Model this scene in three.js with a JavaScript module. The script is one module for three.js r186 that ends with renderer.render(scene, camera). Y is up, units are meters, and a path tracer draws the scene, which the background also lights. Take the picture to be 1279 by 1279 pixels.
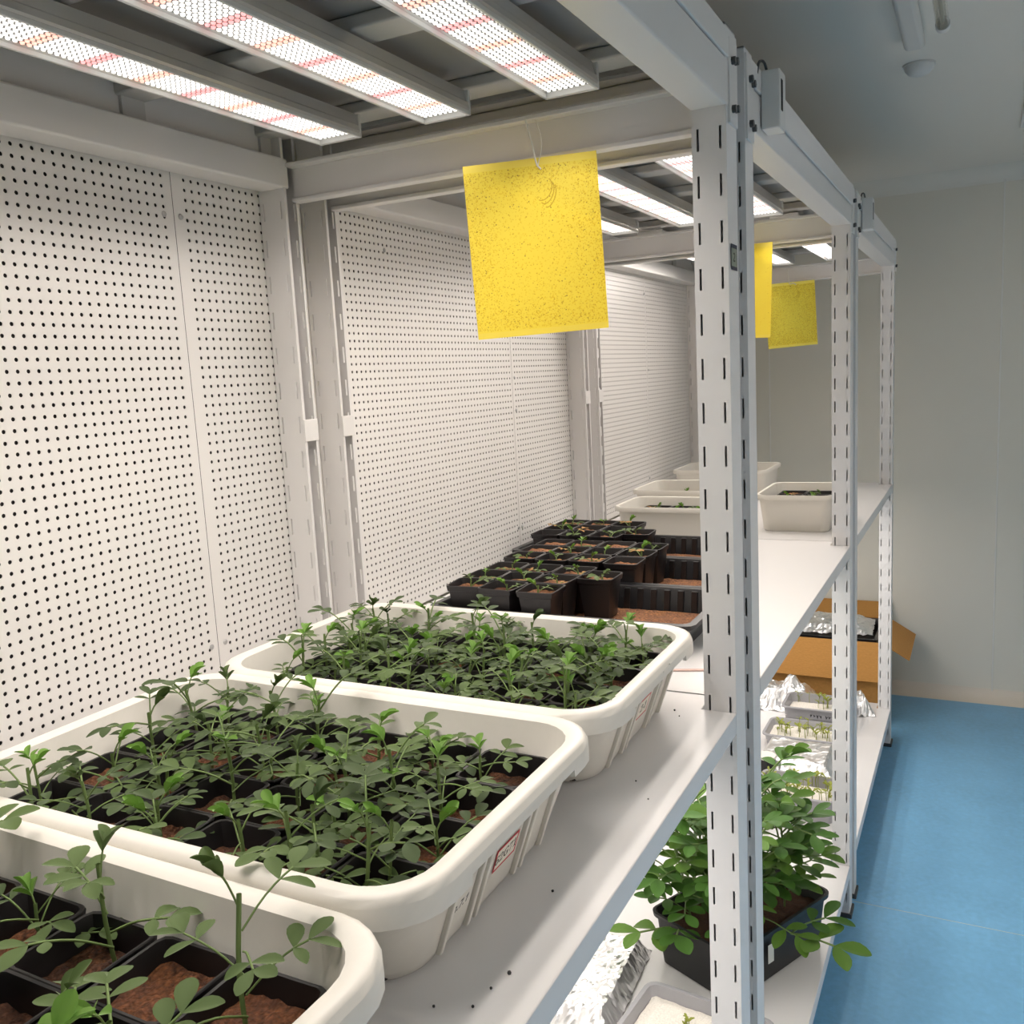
import * as THREE from 'three';
import { mergeGeometries, mergeVertices, toCreasedNormals } from 'three/addons/utils/BufferGeometryUtils.js';
import { RoundedBoxGeometry } from 'three/addons/geometries/RoundedBoxGeometry.js';
import { ImprovedNoise } from 'three/addons/math/ImprovedNoise.js';
import { RectAreaLightUniformsLib } from 'three/addons/lights/RectAreaLightUniformsLib.js';

// ------------------------------------------------------------------ camera, light, exposure
const scene = new THREE.Scene();
scene.background = new THREE.Color(0, 0, 0);
const camera = new THREE.PerspectiveCamera(58.486, 1, 0.05, 30);
camera.rotation.order = 'YXZ';
camera.rotation.set(-0.147706, 0.478216, -0.053261);
camera.position.set(0.3041, 1.5655, 1.2505);
const renderer = new THREE.WebGLRenderer({ antialias: true });
renderer.toneMapping = THREE.LinearToneMapping;
renderer.toneMappingExposure = 0.89;
renderer.shadowMap.enabled = true;
RectAreaLightUniformsLib.init();
const GROW_LIGHT = 10.5, GROW_COLOR = new THREE.Color().setRGB(1.0, 0.91, 0.835);
const SPOT_GAIN = 1.75;
const ROOM_LIGHT = 0.6, ROOM_COLOR = new THREE.Color().setRGB(0.98, 0.96, 1.0);

// ------------------------------------------------------------------ helpers
const V = (x, y, z) => new THREE.Vector3(x, y, z);
function rng(seed) { let a = seed >>> 0; return () => { a = (a + 0x6d2b79f5) | 0; let t = Math.imul(a ^ (a >>> 15), 1 | a); t = (t + Math.imul(t ^ (t >>> 7), 61 | t)) ^ t; return ((t ^ (t >>> 14)) >>> 0) / 4294967296; }; }
const noise = new ImprovedNoise();
const fbm = (x, y, z, o = 4) => { let s = 0, a = 0.5, f = 1; for (let i = 0; i < o; i++) { s += a * noise.noise(x * f, y * f, z * f); a *= 0.5; f *= 2.03; } return s; };
const used = {};
function numbered(name) { const n = used[name] = (used[name] ?? -1) + 1; return n ? name + '_' + String(n).padStart(3, '0') : name; }
function mesh(name, geometries, material, parent) {
  const list = (Array.isArray(geometries) ? geometries : [geometries]).map((g) => { const h = g.index ? g.toNonIndexed() : g; for (const k of Object.keys(h.attributes)) if (!['position', 'normal', 'uv'].includes(k)) h.deleteAttribute(k); if (!h.attributes.uv) h.setAttribute('uv', new THREE.BufferAttribute(new Float32Array(h.attributes.position.count * 2), 2)); return h; });
  const m = new THREE.Mesh(list.length > 1 ? mergeGeometries(list) : list[0], material);
  m.name = parent ? name : numbered(name); m.castShadow = m.receiveShadow = true;
  (parent || scene).add(m); return m;
}
function share(name, geometry, material, parent) { const m = new THREE.Mesh(geometry, material); m.name = parent ? name : numbered(name); m.castShadow = m.receiveShadow = true; (parent || scene).add(m); return m; }
function thing(name, label, category, [x, y, z] = [0, 0, 0], group) { const g = new THREE.Group(); g.name = numbered(name); g.position.set(x, y, z); tag(g, label, category, group); scene.add(g); return g; }
function tag(o, label, category, group, kind) { o.userData.label = label; if (category) o.userData.category = category; if (group) o.userData.group = group; if (kind) o.userData.kind = kind; return o; }
function structure(o, label) { o.userData.kind = 'structure'; if (label) o.userData.label = label; return o; }
function copyOf(o, [x, y, z], turn, label, group) { const c = o.clone(); c.name = numbered(o.name.replace(/_\d{3}$/, '')); c.userData = { ...o.userData }; c.position.set(x, y, z); c.rotation.y = turn; if (label) c.userData.label = label; if (group) c.userData.group = group; scene.add(c); return c; }
// axis-aligned box from two corners
function bx(x0, x1, y0, y1, z0, z1) { const g = new THREE.BoxGeometry(Math.abs(x1 - x0), Math.abs(y1 - y0), Math.abs(z1 - z0)); g.translate((x0 + x1) / 2, (y0 + y1) / 2, (z0 + z1) / 2); return g; }
function rbx(x0, x1, y0, y1, z0, z1, r = 0.003, s = 2) { const g = new RoundedBoxGeometry(Math.abs(x1 - x0), Math.abs(y1 - y0), Math.abs(z1 - z0), s, r); g.translate((x0 + x1) / 2, (y0 + y1) / 2, (z0 + z1) / 2); return g; }
function cyl(r0, r1, h, n, x, y, z, axis = 'y') { const g = new THREE.CylinderGeometry(r0, r1, h, n); if (axis === 'x') g.rotateZ(Math.PI / 2); if (axis === 'z') g.rotateX(Math.PI / 2); g.translate(x, y, z); return g; }
function tube(points, r, seg = 8, rad = 5, closed = false) { return new THREE.TubeGeometry(new THREE.CatmullRomCurve3(points, closed), seg, r, rad, closed); }
// rounded-rectangle loop; ext > 0 adds a pair of points on the straights beside each corner (flagged as corner for deeper skirts)
function rr(hx, hz, r, y, n = 5, ext = 0, drop = 0) {
  const out = [];
  const cs = [[hx - r, hz - r, 0], [-(hx - r), hz - r, 1], [-(hx - r), -(hz - r), 2], [hx - r, -(hz - r), 3]];
  for (const [cx, cz, q] of cs) {
    const a0 = q * Math.PI / 2, at = (a) => [cx + r * Math.cos(a), cz + r * Math.sin(a)];
    const [sx, sz] = at(a0), [ex, ez] = at(a0 + Math.PI / 2);
    const t0 = [-Math.sin(a0), Math.cos(a0)], t1 = [-Math.cos(a0), -Math.sin(a0)];
    if (ext) { out.push(V(sx - t0[0] * (ext + 0.001), y, sz - t0[1] * (ext + 0.001)), V(sx - t0[0] * ext, y - drop, sz - t0[1] * ext)); }
    for (let i = 0; i <= n; i++) { const [px, pz] = at(a0 + (i / n) * Math.PI / 2); out.push(V(px, y - drop, pz)); }
    if (ext) { out.push(V(ex + t1[0] * ext, y - drop, ez + t1[1] * ext), V(ex + t1[0] * (ext + 0.001), y, ez + t1[1] * (ext + 0.001))); }
  }
  return out;
}
function loft(loops, { cap0 = false, cap1 = false, crease = 0.7 } = {}) {
  const pos = [], idx = [], n = loops[0].length;
  for (const l of loops) for (const p of l) pos.push(p.x, p.y, p.z);
  for (let k = 0; k < loops.length - 1; k++) for (let i = 0; i < n; i++) { const a = k * n + i, b = k * n + (i + 1) % n, c = a + n, d = b + n; idx.push(a, c, b, b, c, d); }
  const cap = (k, flip) => { const c = loops[k].reduce((s, p) => s.add(p), V(0, 0, 0)).divideScalar(n), ci = pos.length / 3; pos.push(c.x, c.y, c.z); for (let i = 0; i < n; i++) { const a = k * n + i, b = k * n + (i + 1) % n; flip ? idx.push(ci, b, a) : idx.push(ci, a, b); } };
  if (cap0) cap(0, false); if (cap1) cap(loops.length - 1, true);
  const g = new THREE.BufferGeometry(); g.setAttribute('position', new THREE.Float32BufferAttribute(pos, 3)); g.setIndex(idx);
  const uv = new Float32Array(pos.length / 3 * 2); for (let i = 0; i < pos.length / 3; i++) { uv[2 * i] = pos[3 * i] + pos[3 * i + 2] * 0.3; uv[2 * i + 1] = pos[3 * i + 1] + pos[3 * i + 2]; }
  g.setAttribute('uv', new THREE.BufferAttribute(uv, 2));
  return toCreasedNormals(g, crease);
}
function dataTexture(w, h, fn, srgb = true) {
  const d = new Uint8Array(w * h * 4);
  for (let j = 0; j < h; j++) for (let i = 0; i < w; i++) { const c = fn(i / w, j / h, i, j), o = 4 * (j * w + i); d[o] = c[0]; d[o + 1] = c[1]; d[o + 2] = c[2]; d[o + 3] = 255; }
  const t = new THREE.DataTexture(d, w, h); t.magFilter = THREE.LinearFilter; t.minFilter = THREE.LinearFilter; t.wrapS = t.wrapT = THREE.RepeatWrapping; if (srgb) t.colorSpace = THREE.SRGBColorSpace; t.needsUpdate = true; return t;
}
function canvasTexture(w, h, draw) { const c = document.createElement('canvas'); c.width = w; c.height = h; const x = c.getContext('2d'); draw(x, w, h); const t = new THREE.CanvasTexture(c); t.colorSpace = THREE.SRGBColorSpace; return t; }
const tileNoise = (u, v, f, seed) => { // seamless noise by blending
  const a = fbm(u * f, v * f, seed), b = fbm((u - 1) * f, v * f, seed), c = fbm(u * f, (v - 1) * f, seed), d = fbm((u - 1) * f, (v - 1) * f, seed);
  return (a * (1 - u) + b * u) * (1 - v) + (c * (1 - u) + d * u) * v;
};

// ------------------------------------------------------------------ materials
const std = (rgb, roughness = 0.5, metalness = 0, more = {}) => new THREE.MeshStandardMaterial({ color: new THREE.Color().setRGB(...rgb), roughness, metalness, ...more });
const phys = (rgb, roughness, more = {}) => new THREE.MeshPhysicalMaterial({ color: new THREE.Color().setRGB(...rgb), roughness, ...more });
const R0 = rng(7);
const floorTex = dataTexture(512, 512, (u, v) => { const n = 0.5 + 0.9 * tileNoise(u, v, 40, 1), m = 0.5 + tileNoise(u, v, 5, 4); const k = 0.9 + 0.12 * n + 0.08 * (m - 0.5); return [128 * k, 190 * k, 232 * k]; });
floorTex.repeat.set(1.4, 1.4);
const floorBump = dataTexture(512, 512, (u, v) => { const n = 128 + 150 * tileNoise(u, v, 60, 9); return [n, n, n]; }, false); floorBump.repeat.set(2.5, 2.5);
const soilTex = dataTexture(256, 256, (u, v) => { const n = 0.5 + 1.3 * tileNoise(u, v, 26, 3), m = 0.5 + 1.2 * tileNoise(u, v, 6, 8); const k = 0.55 + 0.7 * n; return [Math.min(255, 158 * k * (0.8 + 0.35 * m)), Math.min(255, 112 * k * (0.8 + 0.3 * m)), Math.min(255, 74 * k)]; });
const soilBump = dataTexture(256, 256, (u, v) => { const n = Math.max(0, Math.min(255, 128 + 300 * tileNoise(u, v, 30, 5))); return [n, n, n]; }, false);
for (const t of [soilTex, soilBump]) t.repeat.set(8, 8);
const sandTex = dataTexture(256, 256, (u, v) => { const n = 0.5 + 1.2 * tileNoise(u, v, 40, 31); const k = 0.86 + 0.18 * n; return [Math.min(255, 250 * k), Math.min(255, 244 * k), Math.min(255, 234 * k)]; }); sandTex.repeat.set(6, 6);
const cardTex = dataTexture(256, 256, (u, v, i, j) => { const n = tileNoise(u, v, 12, 51), f = (j % 4 < 2 ? 2 : -2); return [192 + 26 * n + f, 140 + 22 * n + f, 74 + 18 * n + f]; }); cardTex.repeat.set(3, 3);
const stainTex = dataTexture(512, 512, (u, v) => { const n = tileNoise(u, v, 3.5, 61), s = Math.max(0, n - 0.19) * 2.6, w = 0.06 * tileNoise(u, v, 30, 66); return [233 - 34 * s + 60 * w, 229 - 62 * s + 60 * w, 220 - 92 * s + 60 * w]; }); stainTex.repeat.set(2.2, 2.2);
const M = {
  paint: std([0.80, 0.785, 0.77], 0.38),
  paintSlot: std([0.80, 0.785, 0.775], 0.36),
  shelf: std([0.78, 0.77, 0.765], 0.30),
  panel: std([0.84, 0.825, 0.80], 0.45),
  deck: std([0.42, 0.415, 0.40], 0.5, 0.2),
  rib: std([0.60, 0.59, 0.57], 0.5),
  alu: std([0.62, 0.61, 0.59], 0.38, 0.5),
  bolt: std([0.10, 0.10, 0.10], 0.45, 0.7),
  screw: std([0.55, 0.55, 0.55], 0.35, 0.8),
  wall: std([0.80, 0.775, 0.69], 0.42),
  ceiling: std([0.84, 0.81, 0.74], 0.35),
  cove: std([0.78, 0.77, 0.71], 0.5),
  jointWhite: std([0.86, 0.85, 0.80], 0.4),
  holeDark: std([0.035, 0.032, 0.032], 0.95),  // near-black for the added sheet that darkens the panel holes
  skirting: std([0.76, 0.70, 0.61], 0.5),
  floor: new THREE.MeshStandardMaterial({ map: floorTex, roughness: 0.36, bumpMap: floorBump, bumpScale: 0.0006 }),
  weld: std([0.46, 0.55, 0.58], 0.4),
  tray: new THREE.MeshStandardMaterial({ map: stainTex, roughness: 0.4 }),
  trayClean: std([0.80, 0.77, 0.70], 0.4),
  greyTray: std([0.36, 0.36, 0.38], 0.45),
  blackPot: std([0.016, 0.014, 0.015], 0.38),
  blackTray: std([0.020, 0.020, 0.022], 0.32),
  planter: std([0.012, 0.012, 0.013], 0.5),
  soil: new THREE.MeshStandardMaterial({ map: soilTex, roughness: 0.95, bumpMap: soilBump, bumpScale: 0.004 }),
  darkSoil: new THREE.MeshStandardMaterial({ map: soilTex, color: new THREE.Color().setRGB(0.35, 0.32, 0.32), roughness: 0.95, bumpMap: soilBump, bumpScale: 0.004 }),
  potSoil: new THREE.MeshStandardMaterial({ map: soilTex, color: new THREE.Color().setRGB(0.6, 0.52, 0.5), roughness: 0.95, bumpMap: soilBump, bumpScale: 0.004 }),
  sand: new THREE.MeshStandardMaterial({ map: sandTex, roughness: 0.9 }),
  card: new THREE.MeshStandardMaterial({ map: cardTex, roughness: 0.85 }),
  foil: std([0.92, 0.92, 0.92], 0.36, 1.0),
  led: new THREE.MeshStandardMaterial({ color: 0xffffff, roughness: 0.4, emissive: new THREE.Color().setRGB(1, 0.96, 0.90), emissiveIntensity: 1.7 }),
  ledRed: new THREE.MeshStandardMaterial({ color: 0xffbbbb, roughness: 0.4, emissive: new THREE.Color().setRGB(1, 0.40, 0.40), emissiveIntensity: 1.3 }),
  ledAmber: new THREE.MeshStandardMaterial({ color: 0xffccbb, roughness: 0.4, emissive: new THREE.Color().setRGB(1, 0.52, 0.42), emissiveIntensity: 1.4 }),
  board: std([0.34, 0.335, 0.33], 0.6),
  diffuser: new THREE.MeshStandardMaterial({ color: 0xffffff, roughness: 0.5, emissive: new THREE.Color().setRGB(1, 0.96, 0.92), emissiveIntensity: 2.2 }),
  whitePlastic: std([0.74, 0.74, 0.72], 0.4),
  darkGap: std([0.02, 0.02, 0.02], 0.8),
  glass: phys([0.9, 0.9, 0.86], 0.08, { transmission: 1, thickness: 0, ior: 1.45 }),
  frost: std([0.72, 0.71, 0.68], 0.35),
  string: std([0.75, 0.74, 0.66], 0.7),
  stem: std([0.16, 0.24, 0.07], 0.6),
  stemBrown: std([0.14, 0.10, 0.05], 0.7),
  leafDark: phys([0.062, 0.100, 0.032], 0.7, { transmission: 0.2, thickness: 0, specularIntensity: 0.6 }),
  leafMid: phys([0.098, 0.156, 0.042], 0.68, { transmission: 0.22, thickness: 0, specularIntensity: 0.6 }),
  leafYoung: phys([0.18, 0.35, 0.055], 0.66, { transmission: 0.3, thickness: 0, specularIntensity: 0.6 }),
  leafBig: phys([0.060, 0.155, 0.020], 0.6, { transmission: 0.2, thickness: 0, specularIntensity: 0.6 }),
  leafBigLight: phys([0.105, 0.215, 0.028], 0.6, { transmission: 0.25, thickness: 0, specularIntensity: 0.6 }),
  leafDry: std([0.36, 0.20, 0.07], 0.85),
  sprout: phys([0.30, 0.34, 0.05], 0.6, { transmission: 0.22, thickness: 0, specularIntensity: 0.6 }),
};

// ------------------------------------------------------------------ dimensions (metres; floor y = 0, rack front plane x = 0, first aisle post z = 0)
const SH = 1.0716, BS = 0.1584, BEAM = 1.899, TOP = 2.0;
const PW = 0.0463, BP = -0.7406, BACK = -0.795;              // front post width, back post front edge, perforated panel plane
const WALL = -0.804, FARZ = -3.23, CEIL = 2.32, ROOMX = 2.6, ROOMZ = 3.4;

// ------------------------------------------------------------------ room shell
{
  const seam = -1.366;
  const fl = structure(mesh('floor', [(() => { const g = new THREE.BoxGeometry(ROOMX - WALL, 0.1, ROOMZ - seam - 0.002); g.translate((ROOMX + WALL) / 2, -0.05, (ROOMZ + seam + 0.002) / 2); return g; })(), (() => { const g = new THREE.BoxGeometry(ROOMX - WALL, 0.1, seam - 0.002 - FARZ); g.translate((ROOMX + WALL) / 2, -0.05, (FARZ + seam - 0.002) / 2); return g; })()].map((g) => { const p = g.attributes.position, u = g.attributes.uv; for (let i = 0; i < p.count; i++) u.setXY(i, p.getX(i), p.getZ(i)); return g; }), M.floor), 'blue sheet floor of the aisle');
  mesh('weld_seam', bx(WALL, ROOMX, -0.05, -0.0004, seam - 0.002, seam + 0.002), M.weld, fl);
  structure(mesh('wall_left', bx(WALL - 0.1, WALL, 0, CEIL, FARZ - 0.1, ROOMZ + 0.1), M.wall), 'pale wall behind the perforated panels');
  const wf = new THREE.Group(); wf.name = 'wall_back'; structure(wf, 'far wall of beige sandwich panels'); scene.add(wf);
  const seams = [WALL, -0.60, 0.37, 1.34, ROOMX];
  for (let i = 0; i < 4; i++) mesh('wall_panel', bx(seams[i] + (i ? 0.0015 : 0), seams[i + 1] - (i < 3 ? 0.0015 : 0), 0, CEIL, FARZ - 0.1, FARZ), M.wall, wf);
  for (let i = 1; i < 4; i++) mesh('added_gap_strip', rbx(seams[i] - 0.003, seams[i] + 0.003, 0, CEIL, FARZ - 0.05, FARZ + 0.003, 0.001, 1), M.jointWhite, wf);
  structure(mesh('wall_right', bx(ROOMX, ROOMX + 0.1, 0, CEIL, FARZ - 0.1, ROOMZ + 0.1), M.wall));
  structure(mesh('wall_front', bx(WALL, ROOMX, 0, CEIL, ROOMZ, ROOMZ + 0.1), M.wall));
  structure(mesh('ceiling', bx(WALL - 0.1, ROOMX + 0.1, CEIL, CEIL + 0.1, FARZ - 0.1, ROOMZ + 0.1), M.ceiling));
  const coveShape = (s, k) => { const sh = new THREE.Shape(); sh.moveTo(0, 0); sh.lineTo(0, -s * k); sh.quadraticCurveTo(0.012, -0.012 * k, s, 0); sh.lineTo(0, 0); const g = new THREE.ExtrudeGeometry(sh, { depth: ROOMX - WALL, bevelEnabled: false, curveSegments: 8 }); return g; };
  const cv = coveShape(0.065, 1); cv.rotateY(-Math.PI / 2); cv.translate(ROOMX, CEIL, FARZ);
  structure(mesh('trim_1', cv, M.cove), 'curved cove between far wall and ceiling');
  const bb = coveShape(0.055, -1); bb.rotateY(-Math.PI / 2); bb.translate(ROOMX, 0, FARZ);
  structure(mesh('baseboard_back', bb, M.skirting), 'beige cove skirting under the far wall');
}

// ------------------------------------------------------------------ racks
function slottedPlate(w, y0, y1, t, x0, z0, facing) { // plate in the x-y plane with two columns of slots
  const list = [], pitch = 0.06, sl = 0.0285, sw = 0.0031, a = 0.0065, b = w - 0.0068 - sw;
  const first = SH + 0.0228 - 0.06 * Math.floor((SH - y0) / pitch);
  const q = (u0, u1, v0, v1) => { if (v1 - v0 > 1e-5) list.push(bx(x0 + u0, x0 + u1, v0, v1, z0 - t, z0)); };
  let y = y0;
  for (let top = first; top < y1 - 0.12; top += pitch) {
    const s0 = top - sl; if (s0 < y) continue;
    q(0, w, y, s0); q(0, a, s0, top); q(a + sw, b, s0, top); q(b + sw, w, s0, top); y = top;
  }
  q(0, w, y, y1); return list;
}
function perforatedPanel(z0, z1, y0, y1, gz, gy, marginA, marginB) { // sheet in the y-z plane at x = 0 facing +x, with real holes; gz, gy anchor the hole grid
  const P = 0.015, r = 0.0029, t = 0.001, N = 8, pos = [], idx = [];
  const add = (x, y, z) => { pos.push(x, y, z); return pos.length / 3 - 1; };
  const quad = (za, zb, ya, yb) => { const a = add(0, ya, za), b = add(0, ya, zb), c = add(0, yb, zb), d = add(0, yb, za); idx.push(a, c, b, a, d, c); };
  const iz0 = Math.ceil((z0 + marginA - gz) / P), iz1 = Math.floor((z1 - marginB - gz) / P), iy0 = Math.ceil((y0 + 0.012 - gy) / P), iy1 = Math.floor((y1 - 0.012 - gy) / P);
  const ga = gz + (iz0 - 0.5) * P, gb = gz + (iz1 + 0.5) * P, ha = gy + (iy0 - 0.5) * P, hb = gy + (iy1 + 0.5) * P;
  quad(z0, ga, y0, y1); quad(gb, z1, y0, y1); quad(ga, gb, y0, ha); quad(ga, gb, hb, y1);
  for (let i = iz0; i <= iz1; i++) for (let j = iy0; j <= iy1; j++) {
    const cz = gz + i * P, cy = gy + j * P, o = [], h = [], k = [];
    for (let n = 0; n < N; n++) {
      const a = n / N * 2 * Math.PI, c = Math.cos(a), s = Math.sin(a), m = Math.max(Math.abs(c), Math.abs(s));
      o.push(add(0, cy + s / m * P / 2, cz + c / m * P / 2)); h.push(add(0, cy + s * r, cz + c * r)); k.push(add(-t, cy + s * r, cz + c * r));
    }
    for (let n = 0; n < N; n++) { const m = (n + 1) % N; idx.push(o[n], h[n], o[m], o[m], h[n], h[m], h[n], k[n], h[m], h[m], k[n], k[m]); }
  }
  const g = new THREE.BufferGeometry(); g.setAttribute('position', new THREE.Float32BufferAttribute(pos, 3)); g.setIndex(idx);
  const f = g.toNonIndexed(); f.computeVertexNormals(); return f;
}
const lampSpots = [];
function rack(name, label, zn, opt) {
  // local z = 0 is the near face of the near uprights, the far uprights end at -L
  const L = 1.222, g = thing(name, label, 'rack', [0, 0, zn], 'grow racks standing in a row'), zf = -L;
  const parts = (n, l, m) => mesh(n, l, m, g);
  for (const [za, d, dB] of [[0, 0.05, 0.034], [zf + 0.055, 0.055, 0.036]]) {
    const zb = za - d, zB = za - dB;
    // aisle upright: slotted flange towards +z, web on the aisle side, rear flange
    parts('post', [...slottedPlate(PW, 0.012, TOP, 0.002, -PW, za), bx(-0.002, 0, 0.012, TOP, zb, za - 0.002), bx(-PW, 0, 0.012, TOP, zb, zb + 0.002), bx(-PW, -PW + 0.002, 0.012, TOP, zb + 0.002, za - 0.002), bx(-PW, 0, TOP - 0.002, TOP, zb, za)], M.paintSlot);
    parts('post', [...slottedPlate(0.0543, 0.012, TOP, 0.002, BACK, za), bx(BACK, BACK + 0.002, 0.012, TOP, zB, za - 0.002), ...slottedPlate(0.0543, 0.012, TOP, 0.002, BACK, zB + 0.002), bx(BP - 0.002, BP, 0.012, TOP, za - 0.006, za - 0.002), bx(BP - 0.002, BP, 0.012, TOP, zB + 0.002, zB + 0.006)], M.paintSlot);
    parts('foot', rbx(-PW - 0.006, 0.006, 0, 0.014, zb - 0.004, za + 0.004, 0.002), M.bolt);
    parts('foot', rbx(BACK - 0.004, BP + 0.006, 0, 0.014, zB - 0.004, za + 0.004, 0.002), M.bolt);
    for (const y of [0.60, 1.49]) parts('tie_plate', rbx(BP - 0.001, BP + 0.002, y - 0.019, y + 0.019, zB, za, 0.001, 1), M.paint);
    // cross beam at the top, a channel with a wide upper flange and a lower lip
    const zc = za - d / 2;
    parts('cross_beam', [bx(BP, -PW, 1.880, 1.931, zc - 0.002, zc + 0.002), rbx(BP, -PW, 1.929, 1.936, zc - 0.018, zc + 0.020, 0.002, 1), rbx(BP, -PW, 1.874, 1.881, zc - 0.012, zc + 0.010, 0.002, 1)], M.paint);
    for (const yy of [SH - 0.06, BS - 0.06]) parts('cross_beam', rbx(BP, -PW, yy, yy + 0.028, zc - 0.015, zc + 0.015, 0.002, 1), M.paint);
  }
  // long beams (stepped box section) front and back with bolted end plates
  parts('long_beam', [rbx(-0.048, 0.001, BEAM, 1.957, zf + 0.003, -0.003, 0.003), rbx(-0.046, 0.003, 1.9585, 1.993, zf + 0.003, -0.003, 0.002)], M.paint);
  parts('long_beam', [rbx(BACK + 0.002, BP + 0.001, BEAM - 0.004, 1.944, zf + 0.04, -0.04, 0.004), rbx(BACK + 0.002, BP - 0.024, 1.942, 1.993, zf + 0.04, -0.04, 0.002)], M.paint);
  for (const [ze, s] of [[-0.004, -1], [zf + 0.004, 1]]) {
    parts('end_plate', rbx(-0.001, 0.0035, 1.878, 1.985, ze, ze + s * 0.042, 0.001, 1), M.paint);
    for (const y of [1.900, 1.960]) for (const k of [0.014, 0.030]) parts('bolt', cyl(0.0052, 0.0052, 0.006, 6, 0.006, y - (k > 0.02 ? 0.003 : 0), ze + s * k, 'x'), M.bolt);
  }
  // shelf boards, notched round the uprights, with folded front lips
  for (const [y, lip, nm] of [[SH, 0.031, 'shelf_board'], [BS, 0.036, 'shelf_board']]) {
    const z0 = opt.tongue ? 0.0455 : -0.004, z1 = zf + 0.055 + 0.002, zs = -0.054, sh = new THREE.Shape();
    sh.moveTo(BACK + 0.003, -zs); sh.lineTo(BP + 0.004, -zs); sh.lineTo(BP + 0.004, -z0); sh.lineTo(-PW - 0.005, -z0); sh.lineTo(-PW - 0.005, -zs); sh.lineTo(-0.001, -zs);
    sh.lineTo(-0.001, -z1); sh.lineTo(-PW - 0.005, -z1); sh.lineTo(-PW - 0.005, -zf); sh.lineTo(BP + 0.004, -zf); sh.lineTo(BP + 0.004, -z1); sh.lineTo(BACK + 0.003, -z1); sh.closePath();
    const e = new THREE.ExtrudeGeometry(sh, { depth: 0.002, bevelEnabled: false }); e.rotateX(-Math.PI / 2); e.translate(0, y - 0.002, 0);
    parts(nm, [e, rbx(-0.003, 0.0005, y - lip, y - 0.0002, z1, zs, 0.0015, 1), bx(-0.018, -0.002, y - lip, y - lip + 0.002, z1, zs), rbx(BP - 0.05, BP - 0.03, y - lip, y - 0.002, z1, zs, 0.001, 1)], M.shelf);
  }
  // lamp deck with stiffening ribs
  parts('lamp_deck', bx(BACK + 0.004, -0.006, 1.9935, 1.998, zf + 0.004, -0.004), M.deck);
  for (let k = 0; k < 5; k++) { const z = -0.06 - k * 0.2755; parts('deck_rib', rbx(BACK + 0.006, -0.05, 1.9755, 1.9935, z - 0.026, z + 0.026, 0.004, 1), M.rib); }
  for (let k = 0; k < 5; k++) { const z = -0.06 - k * 0.2755; parts('rib_bracket', bx(BACK + 0.03, BACK + 0.036, 1.946, 1.976, z - 0.02, z + 0.02), M.rib); }
  // perforated back panels with their screws
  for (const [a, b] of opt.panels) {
    const pn = parts('perforated_panel', perforatedPanel(a - zn, b - zn, SH + 0.004, 1.935, 0.2105 - zn, 1.889, 0.011, 0.011), M.panel); pn.position.x = BACK - 0.001; tag(mesh('added_dark_backing', bx(-0.0055, -0.0028, SH + 0.006, 1.933, a - zn + 0.001, b - zn - 0.001), M.holeDark, pn), 'added black sheet that darkens the panel holes');  // black sheet added behind each panel so its holes look dark
    for (const [sy, sz] of opt.screws) if (sz > a && sz < b) mesh('screw', (() => { const s = new THREE.SphereGeometry(0.0048, 8, 4, 0, 6.2832, 0, 1.4); s.scale(1, 0.6, 1); s.rotateZ(-Math.PI / 2); s.translate(0, sy, sz - zn); return s; })(), M.screw, pn);
  }
  if (opt.tongue) { parts('added_gap_strip', bx(-PW, -PW + 0.002, 0.012, TOP - 0.01, 0.0005, 0.0505), M.paintSlot); }  // strip added to block rack light, keeping the gap between uprights dark
  parts('back_sheet', bx(BACK - 0.002, BACK, BS, SH - 0.004, zf + 0.004, -0.004), M.panel);
  for (const x of [-0.583, -0.392, -0.196]) { lampSpots.push([x, 1.94, zn + zf + 0.055 + 0.045, L - 0.165, opt.where, true]); lampSpots.push([x, SH - 0.046, zn + zf + 0.055 + 0.045, L - 0.165, opt.where, false]); }
  return g;
}
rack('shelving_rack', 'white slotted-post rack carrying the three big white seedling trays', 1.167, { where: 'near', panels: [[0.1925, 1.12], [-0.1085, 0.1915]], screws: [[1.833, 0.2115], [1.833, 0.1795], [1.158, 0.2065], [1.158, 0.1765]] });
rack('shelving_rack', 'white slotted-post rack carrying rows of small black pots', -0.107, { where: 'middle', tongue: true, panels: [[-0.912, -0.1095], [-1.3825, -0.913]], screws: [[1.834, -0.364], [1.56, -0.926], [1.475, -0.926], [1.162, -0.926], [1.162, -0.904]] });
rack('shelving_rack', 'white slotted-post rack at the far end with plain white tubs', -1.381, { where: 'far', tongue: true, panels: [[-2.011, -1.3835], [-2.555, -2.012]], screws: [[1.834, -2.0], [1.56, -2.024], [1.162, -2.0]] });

// the opposite row of racks across the aisle, out of the picture, whose lamps light the floor and the rack faces
const OPP = 1.72;
const across = [];
for (const [z, where] of [[-1.40, 'opposite, close to the far wall'], [-0.12, 'opposite the pot rack']]) {
  const src = scene.getObjectByName('shelving_rack_001'), c = src.clone(); c.name = numbered('shelving_rack'); c.position.set(OPP, 0, z); c.rotation.y = Math.PI;
  for (const o of [...c.children]) if (o.name === 'perforated_panel') c.remove(o);
  c.userData = { label: 'white slotted-post rack across the aisle, ' + where, category: 'rack', group: 'grow racks across the aisle' }; scene.add(c); across.push([z, where]);
}

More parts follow.
